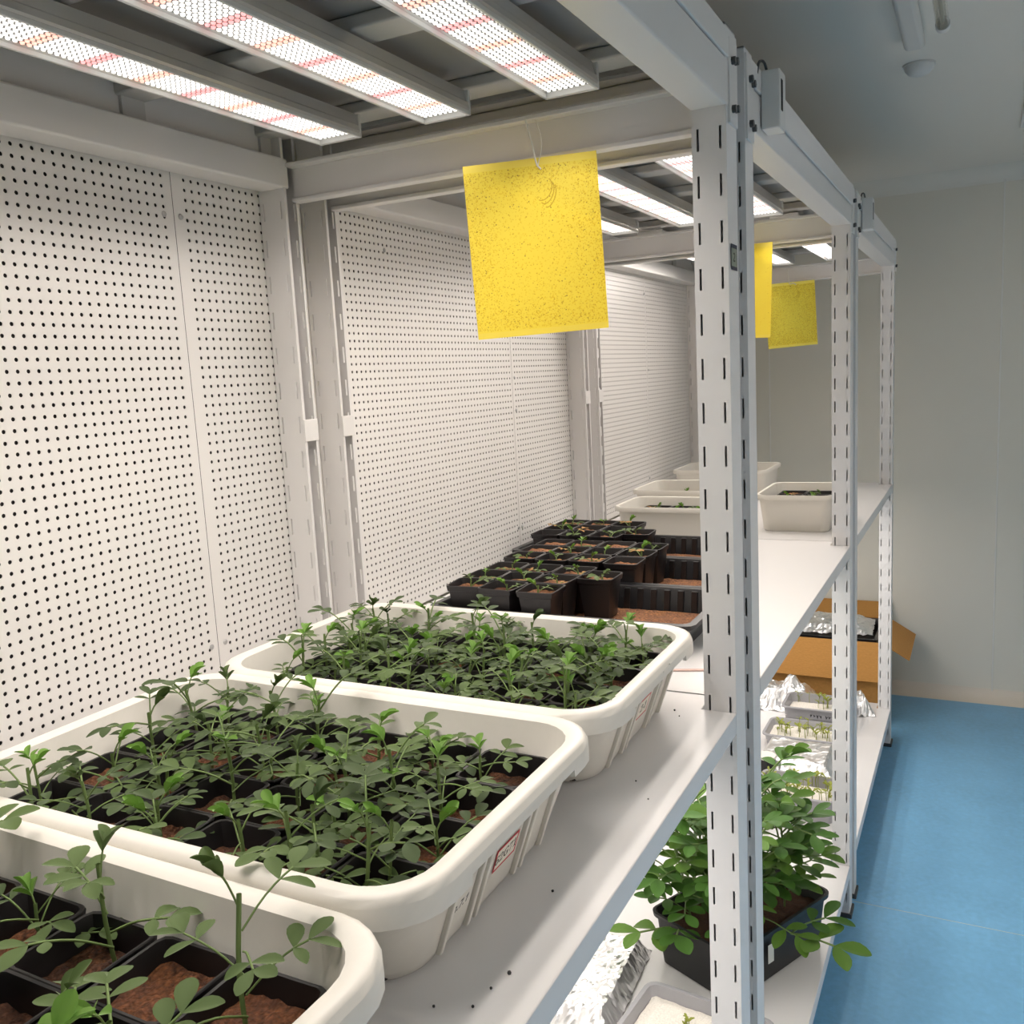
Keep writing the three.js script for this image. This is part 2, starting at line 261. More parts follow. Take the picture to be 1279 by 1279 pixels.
// ------------------------------------------------------------------ grow lamps (LED boards under the decks and under the middle shelves)
function growLamp(len, fine, n = 8) {
  const g = new THREE.Group(), w = 0.076, rowsX = 8, pitch = 0.0083, nz = Math.floor((len - 0.02) / pitch);
  // folded aluminium housing: channel with flared lips
  const sec = new THREE.Shape(); sec.moveTo(-w / 2, 0); sec.lineTo(-w / 2 - 0.0015, 0.004); sec.lineTo(-w / 2, 0.012); sec.lineTo(-w / 2 + 0.002, 0.014); sec.lineTo(-w / 2 + 0.006, 0.030); sec.lineTo(w / 2 - 0.006, 0.030); sec.lineTo(w / 2 - 0.002, 0.014); sec.lineTo(w / 2, 0.012); sec.lineTo(w / 2 + 0.0015, 0.004); sec.lineTo(w / 2, 0); sec.lineTo(w / 2 - 0.0025, 0.0005); sec.lineTo(w / 2 - 0.004, 0.0045); sec.lineTo(-w / 2 + 0.004, 0.0045); sec.lineTo(-w / 2 + 0.0025, 0.0005); sec.closePath();
  const h = new THREE.ExtrudeGeometry(sec, { depth: len - 0.006, bevelEnabled: false }); h.translate(0, 0, 0.003);
  mesh('housing', h, M.alu, g);
  for (const z of [0.0015, len - 0.0015]) mesh('end_cap', rbx(-w / 2 - 0.001, w / 2 + 0.001, -0.005, 0.029, z - 0.0035, z + 0.0035, 0.0015, 1), M.whitePlastic, g);
  for (const s of [-1, 1]) mesh('edge_lip', rbx(s * (w / 2 - 0.0028), s * (w / 2 + 0.0012), -0.0050, 0.0008, 0.005, len - 0.005, 0.001, 1), M.whitePlastic, g);
  for (const z of [0.16, len - 0.16]) mesh('bracket', bx(-0.012, 0.012, 0.030, 0.0365, z - 0.01, z + 0.01), M.alu, g);
  mesh('circuit_board', bx(-w / 2 + 0.004, w / 2 - 0.004, 0.0032, 0.0046, 0.004, len - 0.004), M.board, g);
  if (fine) {
    const one = new THREE.CylinderGeometry(0.0030, 0.0022, 0.0022, 6); one.translate(0, 0.0023, 0);
    const sets = { led: [], red: [], amber: [] };
    for (let k = 0; k < nz; k++) for (let i = 0; i < rowsX; i++) {
      const z = 0.012 + k * pitch, x = (i - 3.5) * 0.0083, kk = (k + 4) % 9, q = one.clone(); q.translate(x, 0, z);
      (kk < 2 ? (Math.floor((k + 4) / 9) % 2 ? sets.amber : sets.red) : sets.led).push(q);
    }
    tag(mesh('white_diodes', sets.led, M.led, g), 'rows of glowing white diodes', null, null, 'stuff');
    tag(mesh('red_diodes', sets.red, M.ledRed, g), 'cross rows of red diodes', null, null, 'stuff');
    tag(mesh('amber_diodes', sets.amber, M.ledAmber, g), 'cross rows of orange red diodes', null, null, 'stuff');
  } else mesh('diffuser', bx(-w / 2 + 0.005, w / 2 - 0.005, 0.0016, 0.0032, 0.006, len - 0.006), M.diffuser, g);
  if (fine) { // lensed diodes: the beam is about 130 degrees wide, so a row of wide spots stands for the strip
    for (let k = 0; k < n; k++) { const sp = new THREE.SpotLight(GROW_COLOR, GROW_LIGHT * 0.066 * (len - 0.02) / n * SPOT_GAIN, 0, 1.17, 0.35, 2); sp.name = 'grow_spot'; sp.position.set(0, -0.003, len * (k + 0.5) / n); sp.target.position.set(0, -1, len * (k + 0.5) / n); sp.shadow.radius = 1.8; sp.castShadow = true; g.add(sp, sp.target); sp.target.name = 'spot_target'; }
    return g;
  }
  const li = new THREE.RectAreaLight(GROW_COLOR, GROW_LIGHT, 0.066, len - 0.02); li.name = 'grow_light'; li.position.set(0, -0.0004, len / 2); li.lookAt(0, -1, len / 2); li.castShadow = true; g.add(li);
  return g;
}
{
  const proto = {}; const n = {};
  const all = lampSpots.slice(); for (const [z] of across) for (const x of [-0.583, -0.392, -0.196]) for (const up of [true, false]) all.push([OPP - x, up ? 1.94 : SH - 0.046, z + 0.07, 1.057, 'across', up]);
  for (const [x, y, z, len, where, upper] of all) {
    const key = upper + (where === 'across' ? 'x' : ''), g = proto[key] ? proto[key].clone() : (proto[key] = growLamp(len, upper, where === 'across' ? 3 : 8));
    g.name = numbered('grow_lamp'); g.position.set(x, y, z); scene.add(g);
    const k = (n[where + upper] = (n[where + upper] ?? -1) + 1), pos = ['beside the perforated panel', 'in the middle of three', 'beside the aisle'][k];
    if (where === 'across') { tag(g, 'long grow lamp in the racks across the aisle, ' + (upper ? 'upper tier' : 'lower tier'), 'lamp', 'grow lamps across the aisle'); continue; }
    const rk = { near: 'above the big white seedling trays', middle: 'above the small black pots', far: 'above the plain white tubs' }[where], lo = { near: 'under the shelf of the big white trays', middle: 'under the shelf of the small black pots', far: 'under the shelf of the plain white tubs' }[where];
    tag(g, `long grow lamp ${upper ? rk : lo}, ${pos}`, 'lamp', 'grow lamps in the racks');
  }
}

// ------------------------------------------------------------------ ceiling fittings
{
  const p = thing('ceiling_panel_light', 'flat white panel light set on the ceiling over the aisle', 'light', [0.71, CEIL, -2.16]);
  mesh('frame', rbx(-0.31, 0.31, -0.014, 0, -0.31, 0.31, 0.003), M.whitePlastic, p);
  mesh('diffuser', bx(-0.295, 0.295, -0.016, -0.014, -0.295, 0.295), new THREE.MeshStandardMaterial({ color: 0xffffff, roughness: 0.5, emissive: ROOM_COLOR, emissiveIntensity: 0.5 }), p);
  const li = new THREE.RectAreaLight(ROOM_COLOR, ROOM_LIGHT, 0.58, 0.58); li.name = 'panel_light'; li.position.set(0, -0.0175, 0); li.lookAt(0.71, -5, -2.16); li.castShadow = true; p.add(li);
  li.rotation.set(-Math.PI / 2, 0, 0);
  const q = p.clone(); q.name = numbered('ceiling_panel_light'); q.position.set(1.15, CEIL, 1.2); q.userData = { label: 'flat white panel light on the ceiling behind the photographer', category: 'light' }; scene.add(q);
  // disinfection lamp: bare tube beside its white batten
  const b = thing('tube_lamp', 'unlit glass tube lamp with a white batten on the ceiling', 'lamp', [0.16, CEIL, -0.75]);
  mesh('batten', rbx(-0.042, 0.005, -0.030, 0, -0.56, 0.65, 0.012, 3), M.frost, b);
  mesh('tube', cyl(0.013, 0.013, 0.86, 14, 0.055, -0.078, 0.20, 'z'), M.glass, b);
  mesh('filament', cyl(0.004, 0.004, 0.84, 8, 0.055, -0.078, 0.20, 'z'), std([0.35, 0.35, 0.30], 0.5), b);
  mesh('tube_cap', [cyl(0.0145, 0.0145, 0.022, 14, 0.055, -0.078, -0.241, 'z'), cyl(0.003, 0.003, 0.012, 6, 0.052, -0.078, -0.257, 'z'), cyl(0.003, 0.003, 0.012, 6, 0.058, -0.078, -0.257, 'z')], M.whitePlastic, b);
  mesh('tube_holder', [rbx(0.046, 0.064, -0.078, 0.0, -0.05, -0.035, 0.003)], M.whitePlastic, b);
  const dg = new THREE.LatheGeometry([[0, -0.030], [0.014, -0.029], [0.027, -0.024], [0.035, -0.014], [0.037, -0.004], [0.037, 0]].map(([x, y]) => new THREE.Vector2(x, y)), 28); dg.computeVertexNormals();
  tag((() => { const d = thing('smoke_detector', 'small round white dome on the ceiling', 'detector', [0.138, CEIL, -1.535]); mesh('dome', dg, M.whitePlastic, d); mesh('base_ring', cyl(0.041, 0.041, 0.004, 28, 0, -0.002, 0), M.frost, d); return d; })(), 'small round white dome on the ceiling', 'detector');
}
// cable trunking with junction boxes on the aisle beams
for (const [z, len, lab] of [[-0.205, 1.05, 'white cable trunking with a box at its end on the pot rack beam'], [-1.49, 0.95, 'white cable trunking with a box at its end on the far rack beam']]) {
  const t = thing('cable_trunking', lab, 'trunking', [0.002, 1.912, z], 'cable trunking on the aisle beams');
  mesh('duct', rbx(0, 0.005, 0.030, 0.078, -len, -0.05, 0.002), M.paint, t);
  mesh('junction_box', rbx(0, 0.028, -0.004, 0.080, -0.045, 0, 0.003), M.whitePlastic, t);
  mesh('cover', rbx(0.002, 0.024, 0.018, 0.076, -0.066, -0.045, 0.002), M.paint, t);
  mesh('inlet', bx(0.0275, 0.0286, 0.022, 0.066, -0.020, -0.008), M.darkGap, t);
  mesh('cable', tube([V(0.008, 0.078, -0.01), V(0.006, 0.090, 0.004), V(0.002, 0.088, 0.016), V(0.0, 0.070, 0.024)], 0.002, 10, 6), M.bolt, t);
}
// number label on the first aisle post
{
  const t = canvasTexture(96, 128, (c, w, h) => { c.fillStyle = '#8f9686'; c.fillRect(0, 0, w, h); c.fillStyle = '#24203a'; c.fillRect(0, 0, w, 20); c.fillRect(0, h - 18, w, 18); c.fillRect(0, 0, 6, h); c.fillRect(w - 6, 0, 6, h); c.fillStyle = '#2f3422'; c.font = 'bold 62px sans-serif'; c.textAlign = 'center'; c.fillText('2', w / 2, 86); });
  const l = tag(mesh('post_label', (() => { const g = new THREE.PlaneGeometry(0.034, 0.034); g.rotateY(Math.PI / 2); g.translate(0.0012, 1.708, -0.027); return g; })(), new THREE.MeshStandardMaterial({ map: t, roughness: 0.5 })), 'small square label with dark blue borders on the aisle post', 'label');
  l.userData.category = 'label';
}

// ------------------------------------------------------------------ yellow sticky traps
function stickyTrap(seed, dense) {
  const r = rng(seed);
  return canvasTexture(512, 640, (c, w, h) => {
    c.fillStyle = '#ffef55'; c.fillRect(0, 0, w, h); c.fillStyle = '#fff06a'; c.fillRect(0, 0, w, 26); c.fillRect(0, h - 22, w, 22);
    for (let i = 0; i < dense; i++) { let x = r(), y = r(); const e = Math.max(Math.abs(x - 0.5), Math.abs(y - 0.5)); if (r() > 0.18 + 1.6 * e * e * 2) continue; x *= w; y = 28 + y * (h - 54); const s = 0.8 + r() * 1.7, k = r(); c.fillStyle = k < 0.72 ? 'rgba(222,186,16,0.5)' : k < 0.96 ? 'rgba(184,146,20,0.55)' : 'rgba(110,86,24,0.65)'; c.beginPath(); c.ellipse(x, y, s, s * (0.6 + r() * 0.6), r() * 3, 0, 7); c.fill(); }
    c.strokeStyle = 'rgba(176,140,8,0.5)'; c.lineWidth = 4; for (let i = 0; i < 3; i++) { c.beginPath(); c.ellipse(300 + i * 12, 110 + i * 14, 34 - i * 6, 44, 0.4, -1.2, 1.6); c.stroke(); }
  });
}
function trap(label, pos, yaw, roll, map, w, h, bend, knot) {
  const g = thing('sticky_trap', label, 'trap', pos, 'yellow sticky traps'); g.rotation.set(0, yaw, roll, 'YXZ');
  const s = new THREE.BoxGeometry(w, h, 0.0009, 10, 12, 1), p = s.attributes.position; for (let i = 0; i < p.count; i++) { const x = p.getX(i), y = p.getY(i); p.setZ(i, p.getZ(i) + bend * ((x / w) ** 2 - 0.1) + bend * 0.5 * Math.sin(y * 9)); } s.translate(0, -h / 2, 0); s.computeVertexNormals();
  mesh('card', s, new THREE.MeshPhysicalMaterial({ map, roughness: 0.6, transmission: 0.4, thickness: 0 }), g);
  for (const x of [-0.012, 0.010].slice(0, knot)) mesh('punched_hole', cyl(0.0026, 0.0026, 0.0016, 12, x - 0.008, -0.014, 0.0006, 'z'), M.darkGap, g);
  return g;
}
{
  const map = stickyTrap(3, 11000), map2 = stickyTrap(5, 30000), map3 = stickyTrap(8, 300);
  const t1 = trap('yellow sticky trap speckled with insects on the beam by big white trays', [-0.272, 1.866, 0.030], 0.34, 0.035, map, 0.190, 0.243, 0.004, 1);
  mesh('string', [tube([V(0.0, 0.052, 0.006), V(0.006, 0.02, 0.004), V(0.012, -0.012, 0.003), V(0.016, -0.016, 0.003)], 0.0013, 10, 5), tube([V(0.012, -0.012, 0.003), V(0.02, 0.02, 0.002), V(0.014, 0.05, 0.003)], 0.0007, 8, 4)], M.string, t1);
  const t2 = trap('plain bright yellow trap turned sideways, behind the aisle post', [-0.258, 1.872, -1.235], -0.35, -0.05, map3, 0.17, 0.240, 0.006, 1);
  mesh('string', tube([V(0, 0.04, 0), V(0, 0.01, 0.002), V(0, -0.012, 0.002)], 0.0012, 6, 4), M.string, t2);
  const t3 = trap('dull yellow sticky trap hanging from the farthest cross beam', [-0.373, 1.868, -2.505], 0.5, 0.05, map2, 0.195, 0.248, 0.003, 2);
  t3.children[0].material = new THREE.MeshStandardMaterial({ map: map2, roughness: 0.5 });
  mesh('string', [tube([V(-0.005, 0.05, 0.002), V(-0.005, 0.01, 0.003), V(0.0, -0.008, 0.003), V(0.012, -0.004, 0.004), V(0.024, -0.012, 0.003)], 0.0016, 12, 5)], M.string, t3);
}

// ------------------------------------------------------------------ pots
function pot(w, h, base, soilY, soilMat, seed) { // square pot with cut corners, open top, soil inside
  const g = new THREE.Group(), a = w / 2, b = base / 2, c = 0.0085, t = 0.0013;
  mesh('shell', loft([rr(b, b, c * 0.8, 0, 2), rr(a - 0.004, a - 0.004, c, h - 0.012, 2), rr(a - 0.0015, a - 0.0015, c, h - 0.011, 2), rr(a, a, c, h - 0.001, 2), rr(a - 0.0008, a - 0.0008, c, h, 2), rr(a - 0.0032, a - 0.0032, c, h - 0.0004, 2), rr(a - 0.0055, a - 0.0055, c, h - 0.012, 2), rr(b - t, b - t, c * 0.8, 0.003, 2)], { cap0: true, cap1: true, crease: 0.5 }), M.blackPot, g);
  const s = (b - t) + (a - 0.0055 - b + t) * (soilY / (h - 0.012)), n = 9, pg = new THREE.PlaneGeometry(2 * s - 0.001, 2 * s - 0.001, n, n); pg.rotateX(-Math.PI / 2);
  const p = pg.attributes.position, u = pg.attributes.uv; for (let i = 0; i < p.count; i++) { p.setY(i, soilY + 0.010 * fbm(p.getX(i) * 60 + seed * 7, seed, p.getZ(i) * 60, 3)); u.setXY(i, p.getX(i) + seed * 0.13, p.getZ(i)); } pg.computeVertexNormals();
  mesh('soil', pg, soilMat, g);
  return g;
}
const potKinds = [0, 1, 2, 3, 4, 5].map((i) => pot(0.081, 0.070, 0.054, 0.040 + 0.006 * (i % 3), i % 3 === 2 ? M.potSoil : (i % 3 === 1 ? M.darkSoil : M.potSoil), i + 1));
const smallPotKinds = [0, 1, 2, 3].map((i) => pot(0.078, 0.082, 0.055, 0.067 + 0.003 * (i % 3), i === 3 ? M.darkSoil : M.soil, i + 11));
function placePot(kind, x, y, z, turn, label, group) { const o = kind.clone(); o.name = numbered('nursery_pot'); o.position.set(x, y, z); o.rotation.y = turn; tag(o, label, 'pot', group); scene.add(o); return o; }

// ------------------------------------------------------------------ seedlings
function leaflet(len, wid, fold, droop) { // obovate blade along +x, folded on its midrib
  const nu = 8, g = new THREE.PlaneGeometry(1, 1, nu, 4), p = g.attributes.position;
  for (let i = 0; i < p.count; i++) {
    const u = 0.5 - 0.5 * Math.cos(Math.PI * (p.getX(i) + 0.5)), v = p.getY(i) * 2, half = wid / 2 * Math.pow(Math.max(0, Math.sin(Math.PI * Math.pow(Math.min(1, u * 0.985 + 0.008), 1.4))), 0.62);
    p.setXYZ(i, u * len, Math.abs(v) * half * fold - droop * len * u * u, v * half);
  }
  g.computeVertexNormals(); return g;
}
function place(g, m) { const c = g.clone(); c.applyMatrix4(m); return c; }
const mat4 = (pos, yaw, pitch, roll) => new THREE.Matrix4().compose(pos, new THREE.Quaternion().setFromEuler(new THREE.Euler(roll, yaw, pitch, 'YZX')), V(1, 1, 1));
function compoundLeaf(start, yaw, rise, petiole, size, r, open = 1) { // petiole with four leaflets in two pairs; returns [blades, stalk]
  const dir = V(Math.cos(yaw) * Math.cos(rise), Math.sin(rise), -Math.sin(yaw) * Math.cos(rise));
  const mid = start.clone().addScaledVector(dir, petiole * 0.55).add(V(0, petiole * 0.06, 0)), end = start.clone().addScaledVector(dir, petiole), tip = end.clone().addScaledVector(V(dir.x, dir.y * 0.4, dir.z), size * 0.55);
  const out = [];
  for (const [at, k, spread] of [[tip, 1.0, 0.62], [end, 0.92, 1.22]]) for (const s of [-1, 1]) {
    const l = size * k * (0.9 + 0.25 * r()), b = leaflet(l, l * (0.47 + 0.12 * r()), 0.12 + 0.25 * r() + (1 - open) * 1.2, 0.05 + 0.22 * r());
    out.push(place(b, mat4(at, yaw + s * (spread + 0.3 * (r() - 0.5)) * (0.4 + 0.6 * open), rise * 0.35 + 0.35 * (r() - 0.5) + (1 - open) * 0.7, s * (0.25 * (r() - 0.3) + (1 - open) * 0.9))));
  }
  return [out, tube([start, mid, end, tip], size * 0.030 + 0.0003, 6, 4)];
}
function seedling(seed, height, nLeaf, size, pet, mats, stemR = 0.0016) {
  const r = rng(seed), g = new THREE.Group(), lean = V((r() - 0.5) * 0.35, 1, (r() - 0.5) * 0.35).normalize(), stalks = [];
  const top = lean.clone().multiplyScalar(height);
  const stemGeo = [tube([V(0, -0.006, 0), lean.clone().multiplyScalar(height * 0.5).add(V((r() - 0.5) * 0.006, 0, (r() - 0.5) * 0.006)), top], stemR, 6, 6)];
  let yaw = r() * 6.28; const blades = [];
  for (let i = 0; i < nLeaf; i++) {
    const t = 0.22 + 0.78 * (i + 0.2 * r()) / nLeaf, at = lean.clone().multiplyScalar(height * t); yaw += 2.0 + 0.9 * r();
    const last = i === nLeaf - 1, rise = last ? 1.0 + 0.3 * r() : 0.15 + 0.75 * r() * (0.5 + t * 0.7), open = last ? 0.35 + 0.4 * r() : 1;
    const [b, s] = compoundLeaf(at, yaw, rise, pet * (0.65 + 0.6 * r()) * (last ? 0.45 : 1), size * (last ? 0.8 : 0.8 + 0.4 * r()), r, open);
    blades.push([b, last && r() < 0.55 ? 2 : (r() < 0.55 ? 0 : 1)]); stemGeo.push(s);
  }
  mesh('stem', stemGeo, M.stem, g);
  for (const [b, m] of blades) mesh('leaf', b, mats[m], g);
  return g;
}
const leafMats = [M.leafDark, M.leafMid, M.leafYoung];
const seedKinds = []; for (let i = 0; i < 14; i++) seedKinds.push(seedling(100 + i * 17, 0.048 + 0.042 * ((i * 7 % 14) / 14), 5 + (i % 3), 0.0185 + 0.004 * ((i * 5 % 14) / 14), 0.036, leafMats));
const tallKinds = []; for (let i = 0; i < 4; i++) tallKinds.push(seedling(500 + i * 13, 0.075 + 0.012 * i, 5 + (i % 2), 0.026, 0.050, [M.leafMid, M.leafMid, M.leafYoung], 0.002));
const babyKinds = []; for (let i = 0; i < 4; i++) babyKinds.push(seedling(700 + i * 11, 0.012, 2 + (i % 2), 0.013, 0.011, [i % 2 ? M.leafDry : M.leafMid, M.leafMid, M.leafYoung], 0.0012));
function plant(kind, name, x, y, z, turn, scale, label, group) { const o = kind.clone(); o.name = numbered(name); o.position.set(x, y, z); o.rotation.y = turn; o.scale.setScalar(scale); tag(o, label, 'plant', group); scene.add(o); return o; }

// ------------------------------------------------------------------ big white trays with potted seedlings
function whiteTray(label, x, z, turn, mark) {
  const g = thing('white_tray', label, 'tray', [x, SH, z], 'big white seedling trays'), n = 6, E2 = 0.026;
  g.rotation.y = turn;
  const lp = (hx, hz, r, y, drop = 0) => rr(hx, hz, r, y, n, E2, drop);
  mesh('tub', loft([lp(0.250, 0.145, 0.042, 0), lp(0.258, 0.153, 0.048, 0.003), lp(0.263, 0.158, 0.050, 0.012), lp(0.2915, 0.1865, 0.058, 0.095), lp(0.3005, 0.1955, 0.064, 0.0965), lp(0.3015, 0.1965, 0.065, 0.0925, 0.008), lp(0.3055, 0.2003, 0.067, 0.0920, 0.008), lp(0.3050, 0.2000, 0.067, 0.102), lp(0.3025, 0.1975, 0.065, 0.1078), lp(0.297, 0.192, 0.061, 0.110), lp(0.289, 0.184, 0.056, 0.1097), lp(0.283, 0.178, 0.052, 0.1070), lp(0.2815, 0.1765, 0.050, 0.101), lp(0.260, 0.155, 0.042, 0.010), lp(0.252, 0.147, 0.038, 0.004)], { cap0: true, cap1: true, crease: 0.9 }), M.tray, g);
  const rib = (pts) => pts; void rib;
  // moulded outside ribs on the two short ends (x) and long sides (z), following the draft
  const slope = 0.0285 / 0.083, ribGeoX = (s) => { const q = rbx(0.0002, 0.0062, 0, 0.085, -0.0028, 0.0028, 0.0015, 1); const p = q.attributes.position; for (let i = 0; i < p.count; i++) p.setX(i, p.getX(i) + p.getY(i) * slope); q.scale(s, 1, 1); return q; };
  for (const s of [-1, 1]) for (const zz of [-0.098, -0.052, -0.038, 0.040, 0.054, 0.100]) { const q = ribGeoX(s); q.translate(s * 0.2600, 0.006, zz); mesh('rib', q, M.trayClean, g); }
  for (const s of [-1, 1]) for (const xx of [-0.19, -0.07, 0.07, 0.19]) { const q = ribGeoX(1); q.rotateY(s > 0 ? -Math.PI / 2 : Math.PI / 2); q.translate(xx, 0.006, s * 0.1550); mesh('rib', q, M.trayClean, g); }
  if (mark) {
    const mk = (w, h, draw, yy, zz) => { const pl = new THREE.PlaneGeometry(w, h); pl.rotateY(Math.PI / 2); pl.rotateZ(-Math.atan(slope)); pl.translate(0.2640 + (yy - 0.012) * slope, yy, zz); return pl; };
    for (const [nm, w, h, draw, yy, zz] of mark) mesh(nm, mk(w, h, draw, yy, zz), new THREE.MeshStandardMaterial({ map: canvasTexture(256, Math.round(256 * h / w), draw), roughness: 0.6 }), g);
  }
  return g;
}
const sticker = (text) => (c, w, h) => { c.fillStyle = '#c9313f'; c.fillRect(0, 0, w, h); c.fillStyle = '#efe9dc'; c.fillRect(14, 14, w - 28, h - 28); c.fillStyle = '#1f2a1c'; c.font = 'bold ' + Math.round(h * 0.56) + 'px serif'; c.textAlign = 'center'; c.save(); c.translate(w / 2, h * 0.69); c.rotate(-0.04); c.fillText(text, 0, 0); c.restore(); };
const inkNote = (lines) => (c, w, h) => { c.fillStyle = '#e9e5dc'; c.fillRect(0, 0, w, h); c.strokeStyle = '#23262c'; c.fillStyle = '#23262c'; c.font = 'italic bold 84px sans-serif'; lines.forEach((t, i) => c.fillText(t, 16 + (i ? 0 : 40), 92 + i * 104)); };
const CX = -0.365;
const t1 = whiteTray('big white tray with few tall seedlings, beside the tray with ink writing', CX + 0.014, 0.952, -0.02, null);
const t2 = whiteTray('big white tray of seedlings with red framed sticker and ink writing on its end', CX, 0.547, 0.0, [['sticker', 0.046, 0.026, sticker('62G71'), 0.050, -0.004], ['ink_writing', 0.036, 0.045, inkNote(['F-1', 'n.7.1']), 0.044, 0.077]]);
const t3 = whiteTray('big white tray crowded with seedlings, next to the small black pots', CX, 0.147, 0.0, [['sticker', 0.042, 0.030, sticker('2-1'), 0.052, 0.000]]);
{
  const r = rng(42);
  const spots = []; for (let i = 0; i < 6; i++) for (let j = 0; j < 4; j++) spots.push([(i - 2.5) * 0.0855, (j - 1.5) * 0.0808]);
  const fill = (tr, trayName, edges, per, kinds, smin, smax) => spots.forEach(([dx, dz], k) => {
    const a = tr.rotation.y, px = tr.position.x + dx * Math.cos(a) + dz * Math.sin(a), pz = tr.position.z - dx * Math.sin(a) + dz * Math.cos(a), col = Math.floor(k / 4);
    const row = k % 4, where = (col === 0 ? 'panel end' : col === 5 ? 'aisle end' : row === 0 && edges[0] ? edges[0] : row === 3 && edges[1] ? edges[1] : 'centre') + ', ';
    const kind = Math.floor(r() * 6); placePot(potKinds[kind], px, SH + 0.0045, pz, Math.floor(r() * 4) * Math.PI / 2 + (r() - 0.5) * 0.04, `black pot of ${kind % 3 === 1 ? 'dark' : 'reddish'} soil, ${where}${trayName}`, 'pots in the ' + trayName);
    const n = per(k, r);
    for (let q = 0; q < n; q++) { const kd = kinds[Math.floor(r() * kinds.length)], young = kd.children.some((c) => c.material === M.leafYoung); plant(kd, 'peanut_seedling', px + (r() - 0.5) * 0.045, SH + 0.0045 + 0.040, pz + (r() - 0.5) * 0.045, r() * 6.28, smin + (smax - smin) * r(), `seedling ${young ? 'with bright new leaf' : 'of dull green leaves'}, ${where}${trayName}`, 'seedlings in the ' + trayName); }
  });
  fill(t1, 'white tray of few tall seedlings', ['edge by the ink-marked tray', null], (k) => (k === 16 || k === 13 ? 0 : 1), [...tallKinds, seedKinds[2], seedKinds[7]], 0.9, 1.1);
  fill(t2, 'white tray with ink writing', ['edge by the crowded tray', 'edge by the tall seedlings'], (k, q) => (q() < 0.6 ? 2 : 1), seedKinds, 0.95, 1.2);
  fill(t3, 'crowded white tray', ['edge by the black trays', 'edge by the ink-marked tray'], (k, q) => (q() < 0.3 ? 3 : 2), seedKinds, 0.95, 1.2);
}

// ------------------------------------------------------------------ black propagation trays with small pots (middle rack)
function blackTray(label, x, z) {
  const g = thing('black_tray', label, 'tray', [x, SH, z], 'black propagation trays'), a = 0.27, b = 0.139;
  mesh('tub', loft([rr(a - 0.022, b - 0.022, 0.012, 0, 2), rr(a - 0.012, b - 0.012, 0.014, 0.046, 2), rr(a, b, 0.018, 0.047, 2), rr(a, b, 0.018, 0.042, 2), rr(a + 0.001, b + 0.001, 0.018, 0.042, 2), rr(a + 0.001, b + 0.001, 0.018, 0.0495, 2), rr(a - 0.012, b - 0.012, 0.014, 0.050, 2), rr(a - 0.014, b - 0.014, 0.013, 0.046, 2), rr(a - 0.024, b - 0.024, 0.011, 0.002, 2)], { cap0: true, cap1: true, crease: 0.5 }), M.blackTray, g);
  for (let i = 0; i < 17; i++) mesh('flute', (() => { const q = rbx(-0.0065, 0.0065, 0.003, 0.046, -0.002, 0.002, 0.0015, 1), p = q.attributes.position; for (let k = 0; k < p.count; k++) p.setZ(k, p.getZ(k) - p.getY(k) * 0.22); q.translate(-0.228 + i * 0.0285, 0, -b + 0.0255); return q; })(), M.blackTray, g);
  const pg = new THREE.PlaneGeometry(2 * a - 0.06, 2 * b - 0.06, 40, 18); pg.rotateX(-Math.PI / 2); const p = pg.attributes.position, u = pg.attributes.uv; for (let i = 0; i < p.count; i++) { p.setY(i, 0.004 + 0.008 * Math.abs(fbm(p.getX(i) * 30 + z * 9, 1, p.getZ(i) * 30, 3))); u.setXY(i, p.getX(i), p.getZ(i) + z); } pg.computeVertexNormals();
  mesh('soil_residue', pg, M.soil, g);
  return g;
}
blackTray('black propagation tray of small pots, next to the big white trays', -0.402, -0.382);
blackTray('middle one of the three black propagation trays of small pots', -0.450, -0.664);
blackTray('black propagation tray of small pots, next to a plain white tub', -0.505, -0.946);
{
  const r = rng(77);
  const sets = [['next to the big white trays', 0.008, [[-0.602, -0.300, 0.12], [-0.524, -0.292, -0.06], [-0.440, -0.288, 0.05], [-0.605, -0.378, 0.0], [-0.525, -0.374, 0.08], [-0.446, -0.370, -0.05], [-0.600, -0.458, 0.04], [-0.520, -0.456, 0.0], [-0.440, -0.452, 0.03], [-0.372, -0.420, 0.02]]],
    ['in the middle black tray', 0.008, [[-0.615, -0.575, 0.03], [-0.535, -0.572, 0], [-0.455, -0.574, -0.04], [-0.372, -0.566, 0.03], [-0.615, -0.655, 0], [-0.535, -0.653, 0.02], [-0.455, -0.655, 0], [-0.374, -0.650, -0.02], [-0.612, -0.735, 0.04], [-0.533, -0.733, 0], [-0.453, -0.735, 0.02], [-0.373, -0.730, 0.0]]],
    ['next to a plain white tub', 0.008, [[-0.685, -0.860, 0.05], [-0.605, -0.862, 0], [-0.525, -0.860, -0.03], [-0.685, -0.940, 0], [-0.605, -0.942, 0.03], [-0.525, -0.940, 0], [-0.685, -1.018, 0], [-0.605, -1.020, 0.02], [-0.525, -1.018, 0], [-0.460, -0.905, 0.06]]]];
  for (const [w, y, list] of sets) list.forEach(([x, z, a], k) => {
    const tall = k % 5 === 2 ? 0.0 : 0; placePot(smallPotKinds[Math.floor(r() * 4)], x, SH + y + tall, z, a, 'small square black pot in the black tray ' + w, 'small black pots in the black tray ' + w);
    if (r() < 0.72) plant(babyKinds[Math.floor(r() * 4)], 'young_seedling', x + (r() - 0.5) * 0.02, SH + y + 0.068, z + (r() - 0.5) * 0.02, r() * 6.28, 1.1 + 0.5 * r(), 'tiny young seedling in a small black pot, black tray ' + w, 'tiny seedlings in the black tray ' + w);
  });
}

